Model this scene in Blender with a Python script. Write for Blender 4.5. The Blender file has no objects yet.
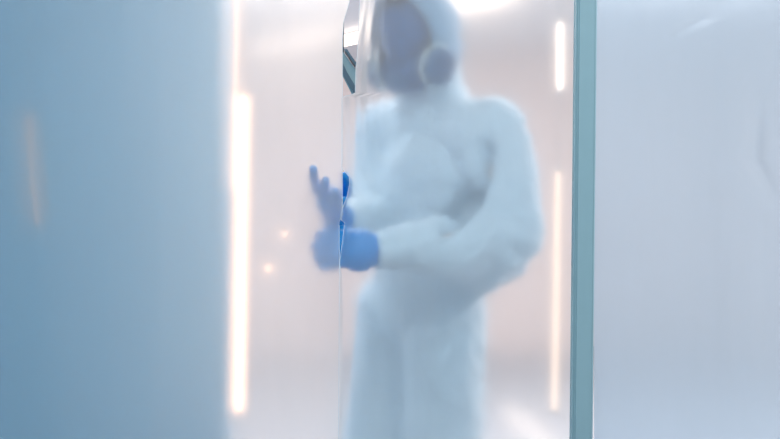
import bpy, bmesh, math, random
from mathutils import Vector, Matrix, noise
random.seed(4)
S = bpy.context.scene
COL = S.collection
F = 780 * 35 / 36.0          # focal length in pixels
CAMZ = 1.15

def srgb(r, g, b):
    f = lambda c: (c / 255 / 12.92) if c <= 10 else ((c / 255 + 0.055) / 1.055) ** 2.4
    return (f(r), f(g), f(b), 1.0)

def at(px, py, d):
    return Vector(((px - 390) / F * d, d, CAMZ - (py - 219.5) / F * d))

# ------------------------------------------------------------------ camera
cam = bpy.data.cameras.new('camera'); cam.lens = 35; cam.sensor_width = 36
co = bpy.data.objects.new('camera', cam); COL.objects.link(co)
co.location = (0, 0, CAMZ); co.rotation_euler = (math.radians(90), 0, 0)
S.camera = co
# ------------------------------------------------------------------ world, exposure
W = bpy.data.worlds.new('world'); S.world = W; W.use_nodes = True
W.node_tree.nodes['Background'].inputs[0].default_value = srgb(186, 207, 224)
W.node_tree.nodes['Background'].inputs[1].default_value = 0.62
S.view_settings.view_transform = 'Standard'
S.view_settings.look = 'None'
S.view_settings.gamma = 1
S.view_settings.use_curve_mapping = False
S.view_settings.exposure = 0.33
# ------------------------------------------------------------------ area lights
def area(name, loc, rot, sx, sy, power, col):
    l = bpy.data.lights.new(name, 'AREA'); l.shape = 'RECTANGLE'; l.size = sx; l.size_y = sy
    l.energy = power; l.color = col[:3]
    o = bpy.data.objects.new(name, l); COL.objects.link(o); o.location = loc; o.rotation_euler = rot
    return o
area('room_overhead_fill', (0.4, 3.4, 2.57), (0, 0, 0), 3.2, 1.9, 104, (1.0, 0.935, 0.90))  # unseen area light added overhead to brighten the room
area('right_side_fill', (2.86, 3.6, 1.2), (0, math.radians(90), 0), 2.0, 2.4, 42, (1.0, 0.94, 0.90))  # added fill from the right, out of frame, lifts the lower figure
area('left_side_fill', (-2.86, 4.2, 1.2), (0, math.radians(-90), 0), 2.0, 2.4, 42, (1.0, 0.94, 0.90))  # matching fill added on the left, also out of frame
area('front_overhead_fill', (0.2, 0.1, 2.57), (0, 0, 0), 3.4, 1.4, 46, (0.92, 0.98, 1.0))  # added camera-side fill for the person's front and the post

# ------------------------------------------------------------------ materials
def mat(name, col, rough=0.6, bump=0.0, bscale=40.0, metal=0.0, var=0.04, spec=0.4):
    m = bpy.data.materials.new(name); m.use_nodes = True
    nt = m.node_tree; N = nt.nodes; L = nt.links
    b = N['Principled BSDF']
    tc = N.new('ShaderNodeTexCoord'); nz = N.new('ShaderNodeTexNoise')
    nz.inputs['Scale'].default_value = bscale; nz.inputs['Detail'].default_value = 4
    L.new(tc.outputs['Object'], nz.inputs['Vector'])
    mx = N.new('ShaderNodeMix'); mx.data_type = 'RGBA'
    c = Vector(col[:3])
    mx.inputs[6].default_value = (*(c * (1 - var)), 1); mx.inputs[7].default_value = (*(c * (1 + var)), 1)
    L.new(nz.outputs['Fac'], mx.inputs[0]); L.new(mx.outputs[2], b.inputs['Base Color'])
    b.inputs['Roughness'].default_value = rough; b.inputs['Metallic'].default_value = metal
    b.inputs['Specular IOR Level'].default_value = spec
    if bump:
        bp = N.new('ShaderNodeBump'); bp.inputs['Strength'].default_value = bump
        bp.inputs['Distance'].default_value = 0.01
        L.new(nz.outputs['Fac'], bp.inputs['Height']); L.new(bp.outputs['Normal'], b.inputs['Normal'])
    return m

def glow(name, col, strength):
    m = bpy.data.materials.new(name); m.use_nodes = True
    nt = m.node_tree; nt.nodes.clear()
    e = nt.nodes.new('ShaderNodeEmission'); o = nt.nodes.new('ShaderNodeOutputMaterial')
    e.inputs[0].default_value = col; e.inputs[1].default_value = strength
    nt.links.new(e.outputs[0], o.inputs[0])
    return m

def film(name, clear, blur, milk, tint, milkcol, rough=0.65, fine=0.35, ior=1.08, wide=1.12, face=0.35, bump=0.04):
    """thin frosted plastic: part clear, part blurred through a rough face, part milky."""
    m = bpy.data.materials.new(name); m.use_nodes = True
    nt = m.node_tree; N = nt.nodes; L = nt.links; N.clear()
    out = N.new('ShaderNodeOutputMaterial')
    tc = N.new('ShaderNodeTexCoord'); mp = N.new('ShaderNodeMapping')
    mp.inputs['Scale'].default_value = (14, 14, 3)
    L.new(tc.outputs['Object'], mp.inputs[0])
    nz = N.new('ShaderNodeTexNoise'); nz.inputs['Scale'].default_value = 3; nz.inputs['Detail'].default_value = 3
    L.new(mp.outputs[0], nz.inputs['Vector'])
    bp = N.new('ShaderNodeBump'); bp.inputs['Strength'].default_value = bump; bp.inputs['Distance'].default_value = 0.01
    L.new(nz.outputs['Fac'], bp.inputs['Height'])
    tr = N.new('ShaderNodeBsdfRefraction'); tr.inputs['Color'].default_value = tint
    tr.inputs['Roughness'].default_value = fine; tr.inputs['IOR'].default_value = ior
    rf = N.new('ShaderNodeBsdfRefraction'); rf.inputs['Color'].default_value = tint
    rf.inputs['Roughness'].default_value = rough; rf.inputs['IOR'].default_value = wide
    tl = N.new('ShaderNodeBsdfTranslucent'); tl.inputs['Color'].default_value = milkcol
    df = N.new('ShaderNodeBsdfDiffuse'); df.inputs['Color'].default_value = milkcol
    gl = N.new('ShaderNodeBsdfGlossy'); gl.inputs['Roughness'].default_value = 0.35
    for x in (tr, rf, tl, df, gl): L.new(bp.outputs['Normal'], x.inputs['Normal'])
    def mix(a, b, f):
        x = N.new('ShaderNodeMixShader'); x.inputs[0].default_value = f
        L.new(a.outputs[0], x.inputs[1]); L.new(b.outputs[0], x.inputs[2]); return x
    tot = clear + blur + milk
    milkm = mix(tl, df, face)
    a = mix(tr, rf, blur / (clear + blur))
    b = mix(a, milkm, milk / tot)
    c = mix(b, gl, 0.03)
    L.new(c.outputs[0], out.inputs[0])
    return m

M = {}
M['wall'] = mat('painted wall', srgb(216, 200, 196), 0.7, 0.1, 30)
M['wallblue'] = mat('blue painted wall', srgb(106, 180, 216), 0.7, 0.1, 30)
M['ceil'] = mat('ceiling', srgb(206, 208, 214), 0.8, 0.1, 20)
M['floor'] = mat('floor vinyl', srgb(160, 164, 172), 0.5, 0.05, 12)
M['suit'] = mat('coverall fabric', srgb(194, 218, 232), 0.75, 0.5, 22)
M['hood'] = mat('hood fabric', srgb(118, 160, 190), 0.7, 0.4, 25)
M['glove'] = mat('nitrile glove', srgb(32, 146, 222), 0.45, 0.3, 60)
M['rubber'] = mat('mask rubber', srgb(4, 84, 136), 0.55, 0.1, 60)
M['cart'] = mat('filter cartridge', srgb(24, 96, 142), 0.5, 0.1, 60)
M['rim'] = mat('painted rim highlight', srgb(225, 240, 236), 0.35, 0.0, 60)  # pale colour carries the highlight along the disc's edge
M['skin'] = mat('skin', srgb(196, 150, 126), 0.55, 0.1, 60)
M['post'] = mat('post paint', srgb(142, 174, 182), 0.45, 0.05, 30)
M['seal'] = mat('seal', srgb(176, 206, 214), 0.5, 0.05, 30)
M['dark'] = mat('dark steel', srgb(44, 66, 80), 0.45, 0.05, 30)
M['panel'] = mat('grey steel', srgb(104, 130, 138), 0.45, 0.05, 30)
M['cap'] = mat('lamp cap', srgb(190, 190, 190), 0.4, 0, 30)
M['hem'] = mat('film hem', srgb(226, 234, 240), 0.3, 0, 30)
M['boot'] = mat('boot cover', srgb(180, 206, 222), 0.7, 0.4, 25)
M['visor'] = mat('dark visor', srgb(4, 86, 140), 0.25, 0, 20, spec=0.3)

# ------------------------------------------------------------------ helpers
def link(name, me, m, parent=None, smooth=True):
    o = bpy.data.objects.new(name, me); COL.objects.link(o)
    if m: me.materials.clear(); me.materials.append(m)
    if parent: o.parent = parent
    if smooth:
        for p in me.polygons: p.use_smooth = True
    return o

def obj(name, bm, m, parent=None, smooth=True):
    bmesh.ops.recalc_face_normals(bm, faces=bm.faces)
    me = bpy.data.meshes.new(name); bm.to_mesh(me); bm.free()
    return link(name, me, m, parent, smooth)

def tag(o, label, cat, group=None):
    o['label'] = label; o['category'] = cat
    if group: o['group'] = group
    return o

def thing(name, loc, label, cat, group=None):
    o = bpy.data.objects.new(name, None); COL.objects.link(o); o.location = loc
    o.empty_display_size = 0.1
    return tag(o, label, cat, group)

def box(bm, lo, hi, bev=0.0):
    r = bmesh.ops.create_cube(bm, size=1)
    vs = r['verts']; lo = Vector(lo); hi = Vector(hi)
    for v in vs:
        v.co = Vector([(lo[i] + hi[i]) / 2 + v.co[i] * (hi[i] - lo[i]) for i in range(3)])
    if bev:
        es = list({e for v in vs for e in v.link_edges})
        bmesh.ops.bevel(bm, geom=es, offset=bev, segments=2, affect='EDGES', profile=0.5)

def frame_of(d):
    d = d.normalized(); u = d.cross(Vector((0, 0, 1)))
    if u.length < 1e-3: u = d.cross(Vector((0, 1, 0)))
    u.normalize(); return u, u.cross(d).normalized()

def tube(bm, pts, rad, seg=12, caps=True):
    pts = [Vector(p) for p in pts]
    if not hasattr(rad, '__len__'): rad = [rad] * len(pts)
    rings = []
    for i, p in enumerate(pts):
        d = pts[min(i + 1, len(pts) - 1)] - pts[max(i - 1, 0)]
        u, v = frame_of(d)
        rings.append([bm.verts.new(p + rad[i] * (math.cos(a) * u + math.sin(a) * v))
                      for a in [2 * math.pi * k / seg for k in range(seg)]])
    for a, b in zip(rings, rings[1:]):
        for k in range(seg):
            bm.faces.new((a[k], a[(k + 1) % seg], b[(k + 1) % seg], b[k]))
    if caps:
        bm.faces.new(rings[0]); bm.faces.new(rings[-1])

def ball(bm, c, r, sc=(1, 1, 1), rot=None, seg=20):
    q = bmesh.ops.create_uvsphere(bm, u_segments=seg, v_segments=seg // 2 + 2, radius=1)
    for v in q['verts']:
        w = Vector((v.co.x * r * sc[0], v.co.y * r * sc[1], v.co.z * r * sc[2]))
        if rot is not None: w = rot @ w
        v.co = Vector(c) + w

def limb(bm, pts, rads, step=0.45):
    """tapered chain of overlapping balls along a bent line, remeshed to one skin later"""
    pts = [Vector(p) for p in pts]
    for (a, ra), (b, rb) in zip(zip(pts, rads), zip(pts[1:], rads[1:])):
        n = max(2, int((b - a).length / (min(ra, rb) * step)))
        for k in range(n + 1):
            t = k / n
            ball(bm, a.lerp(b, t), ra + (rb - ra) * t, seg=14)

def bake(bm, name, m, parent, voxel, smooth_it=6, disp=(), mw=None, extra=None):
    """voxel union of everything in bm, smoothed, wrinkled, kept as a plain mesh"""
    me = bpy.data.meshes.new('tmp'); bm.to_mesh(me); bm.free()
    t = bpy.data.objects.new('tmp', me); COL.objects.link(t)
    r = t.modifiers.new('r', 'REMESH'); r.mode = 'VOXEL'; r.voxel_size = voxel
    if smooth_it:
        s = t.modifiers.new('s', 'SMOOTH'); s.factor = 0.6; s.iterations = smooth_it
    dg = bpy.context.evaluated_depsgraph_get()
    new = bpy.data.meshes.new_from_object(t.evaluated_get(dg))
    bpy.data.objects.remove(t)
    new.name = name
    if disp:
        cos = [v.co.copy() for v in new.vertices]; nos = [v.normal.copy() for v in new.vertices]
        for v, c, n in zip(new.vertices, cos, nos):
            v.co = c + n * sum(f(c) for f in disp)
    if extra: extra(new)
    o = link(name, new, m, parent)
    return o

def noise_disp(amp, sc, off=0.0):
    s = Vector(sc) if hasattr(sc, '__len__') else Vector((sc, sc, sc))
    return lambda c: amp * noise.noise(Vector((c.x * s.x + off, c.y * s.y + off, c.z * s.z + off)))

def ridge_disp(amp, d, freq, off=0.0):
    """directional creases"""
    d = Vector(d).normalized()
    def f(c):
        w = noise.noise(c * 6 + Vector((off, off, off)))
        x = math.sin((c.dot(d)) * freq + w * 5 + off)
        return amp * (1 - abs(x)) ** 2 * (0.5 + noise.noise(c * 4 + Vector((off + 7, 0, 0))))
    return f

# ------------------------------------------------------------------ the room
X0, X1, Y0, Y1, H = -2.9, 2.9, -1.0, 6.9, 2.6
def struct(name, lo, hi, m):
    bm = bmesh.new(); box(bm, lo, hi); o = obj(name, bm, m, smooth=False); o['kind'] = 'structure'; return o
struct('floor', (X0 - .1, Y0, -.1), (X1 + .1, Y1 + .1, 0), M['floor'])
struct('ceiling', (X0 - .1, Y0, H), (X1 + .1, Y1 + .1, H + .1), M['ceil'])
struct('wall_back', (X0 - .1, Y1, 0), (X1 + .1, Y1 + .1, H), M['wall'])
struct('wall_left', (X0 - .1, Y0, 0), (X0, Y1, H), M['wallblue'])
struct('wall_right', (X1, Y0, 0), (X1 + .1, Y1, H), M['wall'])
XP = (226 - 390) / F * 1.98
struct('wall_partition', (X0, 1.98, 0), (XP, 2.06, H), M['wallblue'])
struct('baseboard_back', (X0, Y1 - .015, 0), (X1, Y1, .1), M['wall'])

# ------------------------------------------------------------------ frosted sheets
M['filmA'] = film('frosted film', 0.14, 0.52, 0.34, srgb(252, 250, 248), srgb(246, 244, 243), rough=0.78, fine=0.52, wide=1.17)
M['filmB'] = film('frosted film door', 0.48, 0.38, 0.14, srgb(248, 250, 250), srgb(242, 244, 246), rough=0.76, fine=0.54, face=0.25)
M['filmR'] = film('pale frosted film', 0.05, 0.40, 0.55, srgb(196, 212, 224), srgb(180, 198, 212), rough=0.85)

def lerp_tab(tab, x):
    if x <= tab[0][0]: return tab[0][1]
    for (a, va), (b, vb) in zip(tab, tab[1:]):
        if x <= b: return va + (vb - va) * (x - a) / (b - a)
    return tab[-1][1]

def sheet(name, d, left, right, m, fold, nu=60, parent=None):
    """hanging film from floor to ceiling; left/right edges are tables of pixel rows at distance d"""
    bm = bmesh.new()
    zs = []
    z = H - 0.001
    def row(z): return 219.5 + (CAMZ - z) * F / d
    while z > 0.004:
        zs.append(z)
        y = row(z)
        z -= 0.0035 if 10 < y < 270 and nu > 90 else 0.02
    zs.append(0.003)
    rows = []
    for z in zs:
        y = row(z)
        xl = (left(y) - 390) / F * d; xr = (right(y) - 390) / F * d
        r = []
        for i in range(nu + 1):
            t = (i / nu) ** 1.5 if nu == 130 else i / nu
            x = xl + (xr - xl) * t
            r.append(bm.verts.new((x, d + fold(x, z, t, y), z)))
        rows.append(r)
    for a, b in zip(rows, rows[1:]):
        for i in range(nu):
            bm.faces.new((a[i], b[i], b[i + 1], a[i + 1]))
    me = bpy.data.meshes.new(name); bm.to_mesh(me)
    edge = [v.co.copy() for v in (r[0] for r in rows)]; redge = [r[-1].co.copy() for r in rows]
    bm.free()
    return link(name, me, m, parent), edge, redge

def folds(amp, seed):
    def f(x, z, t, y):
        a = noise.noise(Vector((x * 9 + seed, z * 0.9, seed)))
        b = noise.noise(Vector((x * 28 + seed, z * 2.0, seed + 3)))
        return amp * (a + 0.25 * b)
    return f
DA, DB = 1.60, 1.585
EA = [(-60, 362), (0, 350), (22, 343.5), (40, 342.5), (215, 342.5), (222, 339.2), (262, 339.5), (275, 342), (500, 342)]
EB = [(-60, 363), (0, 360), (30, 358.5), (58, 357.2), (70, 355.8), (94, 355.2), (97, 342.0),
      (168, 341.8), (172, 345), (177, 349.2), (184, 349.4), (195, 347.5), (208, 342.6), (212, 341.2), (220, 341), (222.5, 344.6),
      (240, 342.6), (264, 339.4), (500, 338)]
RB = lambda y: 578
t = thing('plastic_curtain', at(285, 219.5, DA) * Vector((1, 1, 0)) if False else Vector(((285 - 390) / F * DA, DA, 0)),
          'left half of the frosted plastic curtain, glowing warm in front of the long upright lamp', 'curtain', )
def child_fix(o, t):
    o.parent = t; o.matrix_parent_inverse = Matrix.Translation(-Vector(t.location))
    return o
def foldA(x, z, t_, y):
    px = 390 + x / DA * F
    cr = 0.005 * math.exp(-((px - (34 + (y - 110) * 0.08)) / 5) ** 2) * math.exp(-((y - 180) / 45) ** 2)
    return folds(0.006, 3.1)(x, z, t_, y) - cr
o, e, _ = sheet('sheet', DA, lambda y: -420, lambda y: lerp_tab(EA, y), M['filmA'], foldA, 200)
child_fix(o, t)
bm = bmesh.new(); tube(bm, [p for p in _ if p.z > 0.0][::1], 0.0005, 6); child_fix(obj('hem', bm, M['hem']), t)

t = thing('plastic_curtain', Vector(((460 - 390) / F * DB, DB, 0)),
          'frosted plastic curtain hanging before the person, its left edge gaping in slits', 'curtain')
def foldB(x, z, t_, y):
    near = math.exp(-((x - (350 - 390) / F * DB) / 0.05) ** 2)
    top = 1 / (1 + math.exp((y - 110) / 25))
    dx = x - (350 - 390) / F * DB
    w = 0.0026 * near * (0.08 + top) * math.sin(dx * 260 + y * 0.03 + 2 * math.sin(y * 0.021))
    flare = 0.010 * near * math.exp(-((y - 60) / 40) ** 2)
    return folds(0.005, 8.3)(x, z, t_, y) * (1 - 0.6 * near) + w - flare - 0.006 * (1 - near)
o, e, _ = sheet('sheet', DB, lambda y: lerp_tab(EB, y), RB, M['filmB'], foldB, 130)
child_fix(o, t)
bm = bmesh.new(); tube(bm, e, 0.0005, 6); child_fix(obj('hem', bm, M['hem']), t)

DR = 1.55
def foldR(x, z, t_, y):
    px = 390 + x / DR * F
    cx = 752 + 32 * (abs(y - 160) / 60 if y > 160 else 0.2 * abs(y - 160) / 60)
    cr = 0.014 * math.exp(-((px - cx) / 8) ** 2) * math.exp(-((y - 150) / 40) ** 2)
    c2 = 0.006 * math.exp(-(((px - 700) * 0.55 + (y - 20)) / 6) ** 2) * math.exp(-((px - 705) / 28) ** 2)
    return folds(0.008, 31.0)(x, z, t_, y) - cr - c2
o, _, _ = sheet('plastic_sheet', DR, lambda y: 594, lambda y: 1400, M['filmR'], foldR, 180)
tag(o, 'pale grey frosted plastic sheet right of the teal upright post', 'plastic sheet')

# ------------------------------------------------------------------ post
DP = 1.5
t = thing('partition_post', at(585, 219.5, DP) * Vector((1, 1, 0)), 'teal grey upright partition post between the curtain and the right sheet', 'post')
def post_bar(bm, xa_top, xb_top, xa_bot, xb_bot, y0, y1):
    def X(px, d=DP): return (px - 390) / F * d
    top, bot = H - .001, 0.001
    vs = []
    for z, a, b in ((bot, xa_bot, xb_bot), (top, xa_top, xb_top)):
        for px, y in ((a, y0), (b, y0), (b, y1), (a, y1)):
            vs.append(bm.verts.new((X(px), y, z)))
    for f in ((0, 1, 2, 3), (4, 5, 6, 7), (0, 1, 5, 4), (1, 2, 6, 5), (2, 3, 7, 6), (3, 0, 4, 7)):
        bm.faces.new([vs[i] for i in f])
    bmesh.ops.bevel(bm, geom=list(bm.edges), offset=0.003, segments=3, affect='EDGES')
# tilt: frame row 0 -> 575..596.5, row 439 -> 571..592
s = -4.5 / 439
rt = 219.5 + (CAMZ - H) * F / DP; rb = 219.5 + CAMZ * F / DP
a = lambda x0, r: x0 + s * r
bm = bmesh.new(); post_bar(bm, a(578.5, rt), a(596.5, rt), a(578.5, rb), a(596.5, rb), DP, DP + .04)
child_fix(obj('upright', bm, M['post'], smooth=False), t)
bm = bmesh.new(); post_bar(bm, a(577.2, rt), a(578.4, rt), a(577.2, rb), a(578.4, rb), DP + .006, DP + .024)
child_fix(obj('seal_strip', bm, M['post'], smooth=False), t)
bm = bmesh.new(); post_bar(bm, a(596.7, rt), a(598.6, rt), a(596.7, rb), a(598.6, rb), DP + .008, DP + .03)
q = child_fix(obj('seal_strip', bm, M['seal'], smooth=False), t); q['label'] = 'pale edge strip'

# ------------------------------------------------------------------ lamps, added glowing streaks and spots
def lamp(label, a, b, r, g, group=None, cord=False):
    a, b = Vector(a), Vector(b)
    t = thing('tube_lamp', a, label, 'lamp', group)
    d = (b - a).normalized()
    bm = bmesh.new(); n = 24
    tube(bm, [a.lerp(b, k / n) for k in range(n + 1)], r, 16); child_fix(obj('light_tube', bm, g), t)
    for p, q in ((a, a - d * .014), (b, b + d * .014)):
        bm = bmesh.new(); tube(bm, [p, p.lerp(q, .2), q.lerp(p, .1), q], [r * 1.05, r * 1.25, r * 1.25, r * .8], 16)
        child_fix(obj('end_cap', bm, M['cap']), t)
    if cord:
        bm = bmesh.new(); tube(bm, [b + Vector((0, .004, 0)), Vector((b.x, b.y + .004, H))], .0012, 6); child_fix(obj('cord', bm, M['cap']), t)
    return t
warm = srgb(255, 206, 170); white = srgb(255, 236, 222)
lamp('long bright upright tube lamp glowing behind the left half of the curtain',
     at(240, 408, 1.80), at(245, 98, 1.80) , 0.0072, glow('lamp main', warm, 5.0), cord=True)
lamp('thin upright tube lamp rising above and just left of the brightest lamp',
     at(235.5, 190, 1.88), at(239.5, -140, 1.88), 0.0038, glow('lamp thin', warm, 3.0), cord=True)
lamp('short bright upright tube lamp high beside the teal post',
     at(557.5, 91, 1.95), at(557.5, 26, 1.95), 0.0055, glow('lamp short', white, 3.0), cord=True)
lamp('long dim upright tube lamp low beside the teal post',
     at(551.5, 407, 1.97), at(555.5, 172, 1.97), 0.006, glow('lamp dim', srgb(255, 226, 204), 1.5), cord=True)
za = H - .071
def onz(px, py, z):
    d = (z - CAMZ) * F / (219.5 - py); return at(px, py, d)
lamp('long ceiling tube lamp running diagonally behind the hood and across the slit',
     onz(262, 60, za), onz(512, 1.5, za), 0.045, glow('lamp ceiling', white, 2.2))
lamp('glowing tube added for a pale streak on the floor at lower right, behind the curtain',
     (0.71, 4.67, .028), (0.805, 3.55, .028), 0.027, glow('floor streak glow', srgb(250, 236, 230), 1.5))  # guessed glowing tube, stands in for a pale streak low on the floor
lamp('faint short upright glowing tube added for a pale streak by the blue partition, at far left',
     at(43, 224, 1.93), at(34, 118, 1.93), 0.006, glow('faint streak glow', warm, 0.55), cord=True)  # made-up weak emitter in place of a faint upright streak
for (px, py, s_, w) in ((285, 234, 0.010, 'upper of the two small warm spots added as glowing balls between the long lamp and the gloves'),
                        (270, 268, 0.012, 'lower of the two small warm spots added as glowing balls between the long lamp and the gloves')):
    p = at(px, py, 1.86)
    t = thing('warm_spot', p, w, 'lamp', 'small warm spots')
    bm = bmesh.new(); ball(bm, p, s_ * .7, seg=14); child_fix(obj('spot_ball', bm, glow('bulb glow', warm, 3.2)), t)  # added glowing ball, stands in for a soft warm spot on the curtain
    bm = bmesh.new(); tube(bm, [p + Vector((0, .004, 0)), p + Vector((0, .016, 0))], s_ * .75, 14); child_fix(obj('ball_backing', bm, M['cap']), t)
    bm = bmesh.new(); tube(bm, [p + Vector((0, .012, 0)), Vector((p.x, p.y + .012, H))], .0008, 6); child_fix(obj('cord', bm, M['cap']), t)

# ------------------------------------------------------------------ thing seen through the slit
D = 3.4
t = thing('diagonal_beam', at(351, 75, D), 'grey diagonal beam with dark edges seen through the slit, left of the hood', 'beam')
def strip(name, pts, d0, d1, m, shift=0.0):
    bm = bmesh.new()
    f = [bm.verts.new(at(x, y, D) + Vector((0, d0, 0))) for x, y in pts]
    b = [bm.verts.new(at(x, y, D) + Vector((0, d1, 0))) for x, y in pts]
    bm.faces.new(f); bm.faces.new(b[::-1]); n = len(pts)
    for i in range(n): bm.faces.new((f[i], f[(i + 1) % n], b[(i + 1) % n], b[i]))
    return child_fix(obj(name, bm, m, smooth=False), t)
strip('web', [(336, 50), (342, 50), (364, 80), (364, 106), (358, 106), (338, 66)], 0.02, 0.07, M['panel'])
strip('flange', [(344, 49), (347, 49), (353, 58), (359, 66), (366, 75), (366, 84), (357, 68), (350, 58)], 0, 0.10, M['dark'])
strip('flange', [(332, 50), (337, 50), (347, 72), (356.5, 88), (364, 99), (364, 108), (356, 96), (344, 77)], 0, 0.10, M['dark'])

for hx, hy in ((339, 50), (342, 50)):
    p = at(hx, hy, D) + Vector((0, .05, 0))
    bm = bmesh.new(); tube(bm, [p - Vector((0, 0, .03)), Vector((p.x, p.y, H))], .006, 8); child_fix(obj('hanger_rod', bm, M['dark']), t)
# ------------------------------------------------------------------ the person
FWD = Vector((-0.74, -0.67, 0)).normalized(); LFT = Vector((0, 0, 1)).cross(FWD).normalized() * 1.0
# LFT: the person's left = towards picture right and nearer
shL = Vector((0.252, 1.93, 1.368)); shR = Vector((-0.005, 2.24, 1.41))
elL = Vector((0.278, 1.86, 1.105)); elR = Vector((-0.035, 2.10, 1.13))
wrL = at(381, 250, 1.735); wrR = at(344, 224, 1.86)
neck = Vector((0.115, 2.08, 1.44)); chest = Vector((0.128, 2.09, 1.27)); waist = Vector((0.110, 2.11, 1.06)); pelv = Vector((0.100, 2.12, 0.92))
hipL = pelv + LFT * .095 + Vector((0, 0, -.03)); hipR = pelv - LFT * .095 + Vector((0, 0, -.03))
knL = hipL + Vector((-.035, -.02, -.41)); knR = hipR + Vector((-.075, -.03, -.41))
anL = Vector((knL.x + .02, knL.y + .03, .09)); anR = Vector((knR.x + .02, knR.y + .03, .09))
HC = Vector((0.066, 1.985, 1.612))
HFW = Vector((-0.52, -0.85, 0))      # head centre
yaw = math.atan2(HFW.y, HFW.x) + math.pi / 2
HM = Matrix.Translation(HC) @ Matrix.Rotation(yaw, 4, 'Z') @ Matrix.Rotation(math.radians(24), 4, 'X')   # local -Y = face
# check of sense: tilt face down
fdir = (HM.to_3x3() @ Vector((0, -1, 0)))
if fdir.z > 0:
    HM = Matrix.Translation(HC) @ Matrix.Rotation(yaw, 4, 'Z') @ Matrix.Rotation(math.radians(-24), 4, 'X')
H3 = HM.to_3x3()
hl = lambda x, y, z: HM @ Vector((x, y, z))

# body: one continuous skin
bm = bmesh.new()
ball(bm, hl(0, .012, .015), 1, (.074, .092, .100), H3, 28)
ball(bm, hl(0, -.03, -.055), 1, (.052, .058, .060), H3, 20)
ball(bm, hl(0, -.092, -.022), 1, (.014, .022, .022), H3, 12)       # nose
ball(bm, hl(0, -.080, .022), 1, (.050, .016, .010), H3, 12)        # brow
ball(bm, hl(0, -.083, -.062), 1, (.024, .012, .010), H3, 12)       # mouth
for sx in (-1, 1):
    ball(bm, hl(sx * .077, .01, -.01), 1, (.010, .020, .032), H3, 12)  # ears
limb(bm, [hl(0, .02, -.06), neck + Vector((0, 0, -.03))], [.055, .06])
limb(bm, [neck, chest], [.07, .10]); limb(bm, [chest, waist, pelv], [.10, .10, .115])
for sh, el, wr in ((shL, elL, wrL), (shR, elR, wrR)):
    limb(bm, [neck + (sh - neck) * .25 + Vector((0, 0, -.05)), sh, el, wr], [.050, .036, .028, .025])
for hp, kn, an in ((hipL, knL, anL), (hipR, knR, anR)):
    limb(bm, [hp, kn, an, an + FWD * .12 + Vector((0, 0, -.055))], [.09, .06, .04, .03])
body = bake(bm, 'person', M['skin'], None, 0.009, 8)
tag(body, 'person in pale hooded protective coverall, dark face mask and blue gloves, looking down, arms bent', 'person')

# coverall
bm = bmesh.new()
limb(bm, [neck + Vector((0, 0, -.035)), chest], [.10, .155])
limb(bm, [chest, waist, pelv], [.155, .152, .150])
up = lambda p, r, s: ball(bm, p, r, s)
for sg in (1, -1):
    limb(bm, [chest + LFT * .07 * sg, waist + LFT * .045 * sg, pelv + LFT * .035 * sg], [.13, .132, .120])
limb(bm, [neck + Vector((.02, 0, -.045)), shL + Vector((-.02, 0, -.005)), shL, shL.lerp(elL, .5) + Vector((.012, 0, 0)), elL + Vector((0, 0, .01)), elL.lerp(wrL, .35), elL.lerp(wrL, .75), wrL + Vector((.012, .003, 0))],
     [.095, .092, .092, .098, .094, .084, .060, .047])
limb(bm, [neck + Vector((-.02, 0, -.055)), shR, shR.lerp(elR, .5), elR, elR.lerp(wrR, .6), wrR + Vector((.01, .03, 0))],
     [.09, .085, .083, .08, .062, .046])
# loose cloth under the near elbow and over the belly
limb(bm, [elL + Vector((-.02, .03, -.03)), waist + LFT * .11 + Vector((0, 0, -.01))], [.085, .10])
for hp, kn, an in ((hipL, knL, anL), (hipR, knR, anR)):
    limb(bm, [hp + Vector((-.012, 0, 0)), kn, an + Vector((0, 0, .02))], [.118, .10, .075])
armdir = (wrL - elL)
def crease_elbow(c):
    a = (c - elL); return 0.004 * math.exp(-(a.length / .13) ** 2) * math.sin(c.z * 90 + c.x * 50)
def crease_wrist(c):
    a = (c - wrL).dot(armdir.normalized()); r = (c - wrL).length
    return 0.006 * math.exp(-(r / .10) ** 2) * math.sin(a * 170)
def fold_line(tab, amp, w, reach):
    P_ = [at(*p) for p in tab]
    def f(c):
        if (c - P_[1]).length > .35 or c.y > 2.02: return 0
        best = 9
        cp = Vector((c.x / c.y, c.z / c.y - CAMZ / c.y))          # distance to the crease as the cloth faces the front
        for a_, b_ in zip(P_, P_[1:]):
            A_ = Vector((a_.x / a_.y, (a_.z - CAMZ) / a_.y)); B_ = Vector((b_.x / b_.y, (b_.z - CAMZ) / b_.y))
            d_ = B_ - A_; t_ = max(0, min(1, (cp - A_).dot(d_) / d_.length_squared))
            best = min(best, (cp - A_ - d_ * t_).length * 1.9)
        return amp * math.exp(-(best / w) ** 2)
    return f
suit = bake(bm, 'coverall', M['suit'], body, 0.009, 5,
            [noise_disp(.012, 6, 2), noise_disp(.007, (13, 13, 9), 5), ridge_disp(.008, (.5, .2, .85), 34, 1.0), ridge_disp(.006, (-.7, .1, .6), 44, 4.0), crease_elbow, crease_wrist,
             fold_line([(484, 150, 1.9), (477, 175, 1.88), (466, 203, 1.86), (448, 224, 1.84)], -.062, .021, .05),
             fold_line([(512, 262, 1.80), (475, 296, 1.84), (438, 336, 1.9)], .014, .012, .09)])

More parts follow.
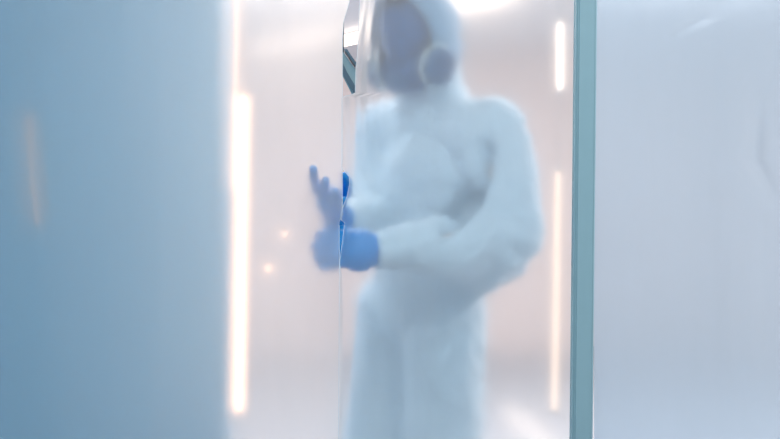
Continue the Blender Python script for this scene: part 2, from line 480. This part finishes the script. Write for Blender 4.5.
# hood: shell with a face opening, flowing down to the collar
bm = bmesh.new()
nu, nv = 48, 30
def hood_pt(u, v, off):
    # u around the face axis 0..1, v from opening rim (0) to crown back (1)
    a = 2 * math.pi * u
    th = math.radians(55 + 125 * v)              # polar angle from face axis (-Y)
    rx, ry, rz = .112 + off, .135 + off, .150 + off
    x = rx * math.sin(th) * math.cos(a); z = rz * math.sin(th) * math.sin(a); y = -ry * math.cos(th)
    k = 1 + .035 * noise.noise(Vector((x * 22, y * 22, z * 22)))
    return hl(x * k, y * k + .012, z * k + .008)
rings = []
for off in (0.0, -0.006):
    rr = []
    for j in range(nv + 1):
        v = j / nv
        rr.append([bm.verts.new(hood_pt(i / nu, v, off + .004 * math.sin(i * .9) * (1 - v))) for i in range(nu)])
    rings.append(rr)
for rr in rings:
    for j in range(nv):
        for i in range(nu):
            bm.faces.new((rr[j][i], rr[j][(i + 1) % nu], rr[j + 1][(i + 1) % nu], rr[j + 1][i]))
for i in range(nu):
    bm.faces.new((rings[0][0][i], rings[1][0][i], rings[1][0][(i + 1) % nu], rings[0][0][(i + 1) % nu]))
bmesh.ops.remove_doubles(bm, verts=bm.verts, dist=.0005)
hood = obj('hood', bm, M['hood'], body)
q = bmesh.new(); tube(q, [hood_pt(i / 48, 0, -.003) for i in range(49)], .006, 8, False); obj('elastic_edge', q, M['hood'], hood)
bm = bmesh.new()
limb(bm, [hl(0, .03, -.085), neck.lerp(hl(0, .03, -.09), .4), neck + Vector((.0, .0, -.02))], [.092, .092, .118])
bake(bm, 'collar', M['suit'], body, .008, 6, [ridge_disp(.010, (0, 0, 1), 70, 2)])

# respirator
mk_ = thing('respirator_mask', HC, 'x', 'x')
for k in ('label', 'category'): del mk_[k]
mk_.name = 'respirator_mask'; mk_.parent = body
def add(name, bm, m, parent):
    o = obj(name, bm, m); o.parent = parent
    if parent is mk_: o.matrix_parent_inverse = Matrix.Translation(-HC)
    return o
bm = bmesh.new()   # curved visor shell
R1 = 28
g = []
for off in (0, -.004):
    gg = []
    for j in range(15):
        v = j / 14; zz = -.015 + .115 * v
        wv = .078 * (1 - .35 * (2 * abs(v - .45)) ** 3)
        gg.append([bm.verts.new(hl((wv + off) * math.sin(ph), -.012 - (.106 + off) * math.cos(ph) * (1 - .10 * v), zz))
                   for ph in [math.radians(-82 + 164 * i / R1) for i in range(R1 + 1)]])
    g.append(gg)
for gg in g:
    for j in range(14):
        for i in range(R1): bm.faces.new((gg[j][i], gg[j][i + 1], gg[j + 1][i + 1], gg[j + 1][i]))
rim_pts = [v.co.copy() for v in g[0][0]] + [r[-1].co.copy() for r in g[0][1:]] + [v.co.copy() for v in g[0][-1][::-1][1:]] + [r[0].co.copy() for r in g[0][::-1][1:]]
obj_v = add('visor', bm, M['visor'], mk_)
bm = bmesh.new(); tube(bm, rim_pts + rim_pts[:1], .006, 8, False); add('visor_frame', bm, M['rubber'], mk_)
bm = bmesh.new()   # mask cup
ball(bm, hl(0, -.055, -.055), 1, (.066, .066, .060), H3, 24)
ball(bm, hl(0, -.105, -.070), 1, (.034, .036, .036), H3, 18)
for sx in (-1, 1): limb(bm, [hl(sx * .03, -.085, -.065), hl(sx * .062, -.070, -.062)], [.032, .026])
ball(bm, hl(0, -.045, -.098), 1, (.050, .050, .028), H3, 20)
cup = bake(bm, 'mask_cup', M['rubber'], None, .005, 4)
cup.parent = mk_; cup.matrix_parent_inverse = Matrix.Translation(-HC)
bm = bmesh.new(); tube(bm, [hl(0, -.135, -.074), hl(0, -.150, -.078), hl(0, -.153, -.079)], [.026, .026, .018], 20); add('exhale_valve', bm, M['cart'], mk_)
for sx in (1, -1):
    dirv = Vector((sx * .86, -.42, -.10)).normalized()
    c0 = Vector((sx * .080, -.066, -.058))
    def P(k): return HM @ (c0 + dirv * k)
    bm = bmesh.new()
    tube(bm, [P(-.02), P(0), P(.003), P(.020), P(.026), P(.030)], [.02, .040, .047, .049, .047, .040], 32)
    ct = add('filter_cartridge', bm, M['cart'], mk_)
    # rim with its highlight put into the colour
    bm = bmesh.new(); u, v = frame_of(H3 @ dirv)
    tube(bm, [P(.006) + .0505 * (math.cos(a_) * u + math.sin(a_) * v) for a_ in [2 * math.pi * k / 48 for k in range(49)]], .004, 8, False)
    rr = obj('rim', bm, M['rim']); rr.parent = ct; rr['label'] = 'rim of the filter disc, pale with a painted highlight'
    bm = bmesh.new()
    for rad in (.012, .022, .032):
        tube(bm, [P(.0305) + rad * (math.cos(a_) * u + math.sin(a_) * v) for a_ in [2 * math.pi * k / 36 for k in range(37)]], .0016, 6, False)
    obj('vent_ring', bm, M['rubber']).parent = ct
for c in mk_.children:
    pass
for sx in (1, -1):
    for z0, z1 in ((.05, .07), (-.05, -.02)):
        bm = bmesh.new()
        pts = [Vector((sx * .070, -.05, z0)), Vector((sx * .084, -.01, z0 * .9 + z1 * .1)), Vector((sx * .084, .04, (z0 + z1) / 2)), Vector((sx * .05, .10, z1)), Vector((0, .114, z1))]
        tube(bm, [HM @ p for p in pts], .004, 6); add('head_strap', bm, M['rubber'], mk_)
# cartridge children carry world coordinates like their parent
for c in mk_.children:
    for k in c.children: k.matrix_parent_inverse = Matrix.Identity(4)

# gloves --------------------------------------------------------------
def glove(name, wrist, palm_pts, palm_r, fingers, cuff_dir, flare=.040, length=.045):
    """palm_pts chain from wrist to knuckles; fingers: list of (joint list, radii)"""
    bm = bmesh.new()
    for pts, rads in palm_pts: limb(bm, pts, rads, .35)
    for pts, rads in fingers: limb(bm, pts, rads, .3)
    c = Vector(cuff_dir).normalized()
    limb(bm, [wrist + c * length, wrist], [flare, flare * .85], .3)
    def cuffwr(p):
        k = (p - wrist).dot(c)
        return 0.002 * math.sin(k * 420) * (1 / (1 + math.exp(-(k - .0) * 200)))
    o = bake(bm, 'glove', M['glove'], body, .0034, 3, [cuffwr, noise_disp(.0015, 40, 3)])
    u, v = frame_of(c)
    bm = bmesh.new(); e_ = wrist + c * (length + flare * .72)
    tube(bm, [e_ + flare * .72 * (math.cos(a_) * u + math.sin(a_) * v) for a_ in [2 * math.pi * k / 32 for k in range(33)]], .003, 8, False)
    obj('cuff_roll', bm, M['glove'], o)
    return o

# near hand (person's left): points to picture left, back of the hand to the camera, fingers curled
V = Vector
kx = lambda px, py, d: at(px, py, d)
W1 = kx(358, 250, 1.715)
kn = [kx(334, 234, 1.700), kx(332, 244, 1.692), kx(333, 254, 1.692), kx(337, 263, 1.698)]
palm = [([W1 + V((0, 0, .012 - .008 * i)), kx(350, 240 + 6 * i, 1.70), k], [.026, .021, .0125]) for i, k in enumerate(kn)]
ft = [kx(319, 236, 1.715), kx(315, 246, 1.707), kx(317, 257, 1.707), kx(323, 266, 1.713)]
f2 = [kx(320, 240, 1.745), kx(316, 249, 1.745), kx(319, 260, 1.742), kx(325, 267, 1.742)]
f3 = [kx(331, 242, 1.757), kx(330, 251, 1.757), kx(331, 260, 1.753), kx(335, 267, 1.750)]
fing = [([a_, b_, c_, d_], [.0112, .0102, .0095, .0085]) for a_, b_, c_, d_ in zip(kn, ft, f2, f3)]
thumb = ([kx(357, 238, 1.705), kx(344, 231, 1.715), kx(331, 230, 1.722), kx(321, 234, 1.728)], [.017, .0135, .0115, .010])
gl1 = glove('glove', W1, palm, 0, fing + [thumb], (wrL - W1).normalized() + V((.6, .1, 0)), .050, .0)

# far hand (person's right): raised, fingertips reaching forward to the film
wrR = kx(344, 226, 1.86)
W2 = kx(333, 206, 1.785)
tips = [kx(313.5, 169, 1.614), kx(325.5, 180, 1.614), kx(335.5, 191, 1.614), kx(344, 200, 1.640)]
k2 = [kx(318, 188, 1.722), kx(326, 196, 1.716), kx(333, 202, 1.714), kx(340, 205, 1.718)]
m2 = [kx(314, 178, 1.675), kx(325, 189, 1.675), kx(334, 198, 1.675), kx(342, 203, 1.680)]
palm = [([W2, kx(328, 197 + 2 * i, 1.755), k], [.030, .026, .0140]) for i, k in enumerate(k2)]
fing = [([a_, b_, c_], [.0115, .0105, .0088]) for a_, b_, c_ in zip(k2, m2, tips)]
thumb = ([kx(336, 199, 1.755), kx(347, 193, 1.725), kx(347, 183, 1.690), kx(345, 176, 1.660)], [.017, .014, .012, .010])
gl2 = glove('glove', W2, palm, 0, fing + [thumb], wrR - W2, .036, .055)

# boot covers
for an in (anL, anR):
    bm = bmesh.new()
    limb(bm, [V((an.x, an.y, .13)), V((an.x, an.y, .062)), V((an.x, an.y, .055)) + FWD * .08, V((an.x, an.y, .045)) + FWD * .17], [.075, .060, .053, .043])
    def flat(me):
        for v in me.vertices:
            if v.co.z < .002: v.co.z = .002
    bake(bm, 'boot_cover', M['boot'], body, .008, 4, [noise_disp(.006, 30, 1)], extra=flat)
